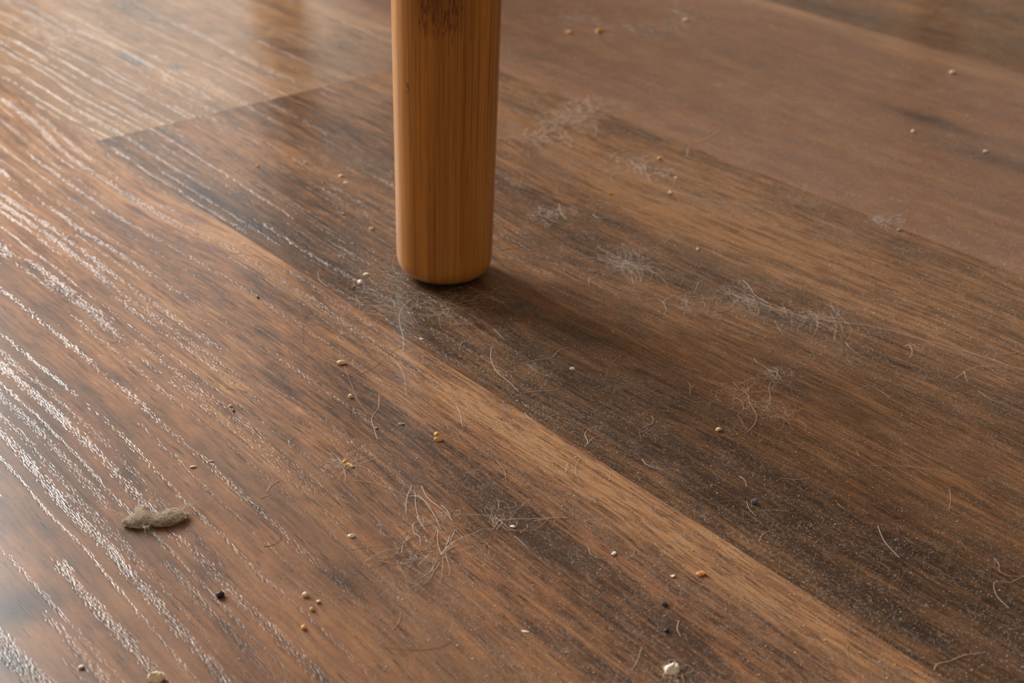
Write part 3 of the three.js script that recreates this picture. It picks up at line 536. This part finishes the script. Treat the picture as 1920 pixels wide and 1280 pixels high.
const CRUMBS = [                                                         // x, z, width, height, depth, turn, tint, name, label
  [[-52.5, 99.2], 1.5, 1.5, 1.4, 0.5, 'cream', 'crumb', 'cream-coloured cube-like crumb between the oat flake and the golden seed', 0.12],
  [[-59.0, 18.6], 1.5, 1.3, 1.4, 0.2, 'brown', 'crumb', 'brown crumb beside white fluff at the edge of the hair mat', 0.3],
  [[-57.2, 14.5], 2.2, 1.1, 1.8, 0.9, 'white', 'crumb', 'crumbly white fluff touching the brown crumb', 0.6],
  [[-55.5, 7.1], 2.4, 0.8, 1.5, 0.4, 'white', 'flake', 'whitish flake in the hair mat behind the brown crumb', 0.4],
  [[-56.7, -35.2], 1.7, 1.3, 1.5, 0.3, 'cream', 'crumb', 'pale cream crumb on the grey lint smear beside the leg', 0.3],
  [[-74.8, -92.1], 1.9, 1.3, 1.7, 0.8, 'cream', 'crumb', 'blurred cream crumb on the dark plank near its end joint', 0.4],
  [[-72.2, -84.7], 1.5, 0.7, 1.2, 0.1, 'white', 'flake', 'small blurred flake next to the blurred cream crumb', 0.4],
  [[-69.9, -50.4], 1.2, 1.0, 1.1, 0.1, 'golden', 'crumb', 'tiny golden crumb on the grey lint smear', 0.3],
  [[-92.9, -108.7], 1.4, 0.8, 1.2, 0.4, 'white', 'crumb', 'blurred white speck on the dark plank behind the grey smear', 0.4],
  [[-113.2, -104.1], 1.2, 0.9, 1.1, 0.4, 'golden', 'crumb', 'tiny golden crumb on the streaked end of the dark plank', 0.3],
  [[64.6, 119.7], 1.7, 1.3, 1.4, 0.6, 'oat', 'crumb', 'pale seed-like crumb on the dark plank below the nest-like tangle', 0.3],
  [[50.9, 193.5], 2.4, 1.1, 1.9, 0.5, 'orange', 'crumb', 'angular orange-brown crumb on the honey-coloured plank edge', 0.4],
  [[39.7, 232.7], 3.0, 2.2, 2.6, 0.2, 'white', 'crumb', 'large crumbly whitish crumb with fluff by the honey-edged plank', 0.6],
  [[-86.8, 235.9], 4.0, 2.6, 2.6, 0.1, 'cream', 'crumb', 'large cream crumb on the reddish wood grain', 0.35],
  [[-77.0, 203.0], 2.3, 1.7, 1.7, 0.5, 'navy', 'bead', 'dark navy-blue bead-like grit on the reddish wood grain', 0.25],
  [[-54.6, 203.0], 1.5, 1.5, 1.5, 0.1, 'oat', 'crumb', 'round cream crumb on the reddish wood grain', 0.12],
  [[-50.8, 205.5], 1.1, 0.9, 1.0, 0.1, 'cream', 'crumb', 'tiny cream crumb beside the round cream one', 0.2],
  [[-52.0, 208.8], 1.1, 1.0, 1.0, 0.3, 'tan', 'crumb', 'tiny tan crumb below the round cream one', 0.2],
  [[-53.3, 216.2], 1.3, 1.1, 1.3, 0.3, 'golden', 'crumb', 'small yellowish crumb on the reddish wood grain', 0.2],
  [[70.2, 159.6], 1.7, 1.4, 1.6, 0.3, 'blue', 'fluff_ball', 'small blue fluff ball on the dark plank', 0.35],
  [[39.5, 217.4], 1.2, 1.1, 1.1, 0.3, 'navy', 'bead', 'tiny dark blue bead beside a bent whitish hair', 0.2],
  [[39.9, 206.6], 1.6, 1.2, 1.5, 0.3, 'slate', 'grit', 'dark slate-coloured grit below the orange-brown crumb', 0.4],
  [[20.4, 80.4], 1.4, 0.8, 1.1, 0.2, 'white', 'crumb', 'small whitish crumb on the dark plank in front of the shadow', 0.4],
  [[49.6, -310.4], 5.2, 2.4, 3.2, 0.1, 'golden', 'crumb', 'blurred golden-orange crumb far behind the leg', 0.35],
  [[32.3, -309.4], 3.4, 1.4, 2.4, 0.1, 'tan', 'crumb', 'faint blurred tan crumb beside the orange one', 0.4],
  [[66.3, -112.6], 1.7, 1.6, 1.6, 0.1, 'golden', 'bead', 'blurred golden bead-like crumb on the plank behind the leg', 0.12],
  [[41.8, -72.1], 1.9, 0.9, 1.2, 0.2, 'golden', 'crumb', 'small blurred orange-gold crumb behind the star-shaped wisp', 0.4],
  [[73.1, -15.6], 1.1, 1.0, 1.1, 0.2, 'white', 'crumb', 'tiny round white crumb right behind the star-shaped wisp', 0.2],
  [[230.5, -236.4], 3.0, 1.8, 2.6, 0.2, 'cream', 'crumb', 'blurred pale crumb by the tan edge of the reddish plank', 0.3],
  [[188.8, -147.7], 2.0, 1.5, 1.8, 0.2, 'cream', 'crumb', 'blurred pale crumb near the dark streak of the reddish plank', 0.3],
  [[215.8, -121.9], 2.2, 1.2, 1.8, 0.2, 'white', 'crumb', 'blurred whitish crumb at the end of the dark streak', 0.3],
  [[71.8, -90.3], 1.5, 1.0, 1.3, 0.2, 'white', 'crumb', 'blurred whitish speck beside the golden bead-like crumb', 0.3],
  [[67.3, -72.7], 1.6, 1.2, 1.4, 0.2, 'white', 'crumb', 'blurred whitish crumb in front of the golden bead-like crumb', 0.3],
  [[100.6, -332.9], 3.0, 1.8, 2.4, 0.2, 'cream', 'crumb', 'faint blurred pale crumb far behind the leg', 0.3],
  [[-35.0, 116.1], 2.2, 0.6, 1.2, 0.3, 'grey', 'flake', 'grey flat flake between the golden seed and the zigzag hair', 0.35],
  [[-42.5, 118.4], 1.0, 0.6, 0.9, 0.3, 'grey', 'flake', 'small grey flake at the foot of the zigzag hair', 0.35],
  [[-93.4, 27.0], 0.9, 0.8, 0.9, 0.3, 'black', 'grit', 'tiny black grit on the wood grain near the plank seam', 0.25],
  [[-89.1, 108.0], 0.9, 0.8, 0.9, 0.3, 'brown', 'grit', 'tiny dark brown grit on the glossy wood grain', 0.25],
  [[-96.0, 140.7], 1.9, 0.6, 0.8, 0.2, 'cream', 'flake', 'small cream flake next to a white splinter', 0.3],
  [[-91.2, 137.5], 1.8, 0.4, 0.5, 0.25, 'white', 'splinter', 'small white splinter beside the cream flake', 0.2],
  [[-44.8, 176.2], 1.9, 0.9, 1.2, 0.4, 'white', 'flake', 'white flake on the wood beside the large hair tangle', 0.5],
  [[0.3, 171.6], 1.6, 0.5, 0.9, -0.2, 'white', 'flake', 'small white flake at the far end of the large hair tangle', 0.4],
  [[3.4, 217.6], 2.0, 0.4, 0.6, -0.3, 'white', 'splinter', 'white splinter on the streaked wood below the large hair tangle', 0.2],
  [[28.1, 184.4], 1.3, 0.8, 1.0, 0.7, 'white', 'flake', 'small whitish flake on the dark grain beside the honey edge', 0.4],
  [[43.3, 194.5], 1.2, 0.7, 1.0, 0.7, 'white', 'flake', 'small whitish flake beside the orange-brown crumb', 0.4],
  [[-90.6, 104.9], 1.1, 0.8, 0.9, 0.2, 'cream', 'crumb', 'tiny cream crumb beside the dark brown grit', 0.3],
  [[-106.5, 231.4], 1.4, 0.9, 1.1, 0.7, 'cream', 'crumb', 'tiny blurred cream crumb near the large cream crumb', 0.3],
  [[156.6, -34.2], 2.2, 0.9, 1.6, 0.2, 'grey', 'flake', 'bluish-grey blurred flake beside the flattened wisp', 0.3],
  [[-31.6, 59.1], 1.4, 0.5, 0.7, -0.4, 'white', 'flake', 'small white flake beneath the reddish-brown hair', 0.3],
];
let crumbSeed = 1;
for (const [[x, z], w, h, d, turn, tint, name, label, rough] of CRUMBS) {
  const m = single(name, crumbGeometry(w, h, d, crumbSeed++, rough, rough > 0.5 ? 4 : rough > 0.27 ? 2 : 4), TINT[tint], label, name.replace('_', ' '));
  m.position.set(x / 1000, 0, z / 1000); m.rotation.y = turn;
}
{ // the golden seed with its husk
  const t = thing('seed', 'round golden seed with a torn husk on the honey-edged plank', 'seed'); t.position.set(...((p) => [p[0] / 1000, 0, p[1] / 1000])([-23.3, 125.0]));
  const k = mesh('kernel', crumbGeometry(1.65, 1.6, 1.65, 90, 0.06, 4), TINT.golden, t); k.position.set(-0.00005, 0.0009, -0.0006);
  const husk = mesh('husk', crumbGeometry(2.1, 1.3, 1.5, 91, 0.5, 4), TINT.tan, t); husk.position.set(0.0003, 0, 0.0003);
}
{ // a striped oat flake: a curled shell with ribs
  const t = thing('oat_flake', 'pale ribbed oat-like flake lying at the edge of the hair mat', 'flake'); t.position.set(...((p) => [p[0] / 1000, 0, p[1] / 1000])([-57.8, 76.7])); t.rotation.y = 0.15;
  mesh('shell', crumbGeometry(2.9, 1.4, 1.6, 95, 0.2, 4), TINT.oat, t);
  for (let k = -2; k <= 2; k++) {
    const pts = []; for (let q = 0; q <= 6; q++) { const e = q / 6 * 2 - 1; pts.push(new THREE.Vector3(e * 1.35, 0.2 + 1.1 * Math.sqrt(1 - e * e * 0.95) * Math.cos(k * 0.42), k * 0.28 * Math.sqrt(1.1 - e * e))); }
    mesh('rib', new THREE.TubeGeometry(new THREE.CatmullRomCurve3(pts), 10, 0.07, 5).scale(0.001, 0.001, 0.001), TINT.cream, t);
  }
}
{ // a twisted tan husk with fluff
  const t = thing('husk_flake', 'twisted tan husk flake caught in fine fluff', 'flake'), r = rng(701); t.position.set(...((p) => [p[0] / 1000, 0, p[1] / 1000])([-49.0, 140.1]));
  const a = mesh('husk', crumbGeometry(3.4, 0.9, 1.1, 97, 0.45, 4), TINT.tan, t); a.rotation.y = -0.5;
  const b = mesh('husk', crumbGeometry(2.4, 1.2, 0.9, 98, 0.5, 4), TINT.golden, t); b.position.set(-0.0014, 0.0003, -0.0018); b.rotation.y = 1.1;
  for (let k = 0; k < 45; k++) mesh('strand', strand(wander(r, gauss(r) * 1.5 - 1, gauss(r) * 1.5 - 0.5, r() * 6.283, 4 + 7 * r(), 0.5), 0.036, 0.8, r, 4, 3), HAIR.p, t);
}
{ // fluff round the whitish crumb and the blue ball
  const t = thing('fluff', 'thin white fluff around the large whitish crumb', 'fluff'), r = rng(702), [x, z] = [40.1, 233.3];
  for (let k = 0; k < 30; k++) mesh('strand', strand(wander(r, x + gauss(r) * 1.6, z + gauss(r) * 1.3, r() * 6.283, 3 + 4 * r(), 1.2), 0.035, 0.8, r, 4, 3), HAIR.p, t);
}

// ------------------------------------------------------------------ settled dust: short fibres and specks that nobody could count
{
  const r = rng(801), m = new THREE.Matrix4(), q = new THREE.Quaternion(), up = new THREE.Vector3(0, 1, 0);
  const all = new THREE.Group(); all.name = 'dust_fibres'; scene.add(all); tag(all, 'fine settled dust fibres covering the floor around the leg', 'dust', undefined, 'stuff');
  for (let kind = 0; kind < 6; kind++) {
    const tufts = [], spots = [];
    for (let k = 0; k < 12; k++) tufts.push(strand(wander(r, gauss(r) * 4, gauss(r) * 4, r() * 6.283, k < 11 ? 0.25 + 0.8 * r() * r() + 0.2 * r() : 2 + 3 * r(), 0.5, 4), 0.011 + 0.011 * r(), 0.25, r, 3, 2));
    const g = mergeGeometries(tufts);
    for (let k = 0; k < 40000 && spots.length < 1500; k++) {
      const z = -480 + 760 * r(), half = 150 + (300 - z) * 0.3, x = (2 * r() - 1) * half;
      if (r() < 0.008 + dustAt(x, z)) spots.push([x, z, r() * 6.283, 0.6 + 0.8 * r()]);
    }
    const fib = finish(new THREE.InstancedMesh(g, HAIR.g, spots.length)); fib.name = 'fibre_litter'; fib.userData.kind = 'stuff';
    spots.forEach(([x, z, a, s], i) => fib.setMatrixAt(i, m.compose(new THREE.Vector3(x / 1000, 0, z / 1000), q.setFromAxisAngle(up, a), new THREE.Vector3(s, 1, s))));
    all.add(fib);
  }
  const grains = [], c = new THREE.Color(), palette = [[232, 222, 208], [240, 234, 226], [216, 202, 184], [228, 200, 160], [206, 182, 156]];
  for (let k = 0; k < 600000 && grains.length < 75000; k++) {
    const z = -480 + 760 * r(), half = 150 + (300 - z) * 0.3, x = (2 * r() - 1) * half;
    if (r() < 0.035 + dustAt(x, z) * 0.9) grains.push([x, z, r() * 6.283, (0.07 + 0.06 * r() * r() + (r() < 0.045 ? 0.03 + 0.09 * r() : 0) + (r() < 0.008 ? 0.16 * r() : 0)), palette[Math.floor(r() * 5)]]);
  }
  const sp = finish(new THREE.InstancedMesh(new THREE.IcosahedronGeometry(0.001, 0), new THREE.MeshStandardMaterial({ color: 0xffffff, roughness: 0.8 }), grains.length)); sp.name = 'dust_specks';
  grains.forEach(([x, z, a, s, col], i) => {
    sp.setMatrixAt(i, m.compose(new THREE.Vector3(x / 1000, s * 0.0005, z / 1000), q.setFromAxisAngle(up, a), new THREE.Vector3(s * (0.8 + 0.5 * ((i * 7) % 5) / 5), s * 0.7, s)));
    sp.setColorAt(i, c.setRGB(col[0] / 255, col[1] / 255, col[2] / 255, THREE.SRGBColorSpace));
  });
  tag(sp, 'tiny pale specks of dust sprinkled over the floor', 'dust', undefined, 'stuff'); scene.add(sp);
}

renderer.render(scene, camera);
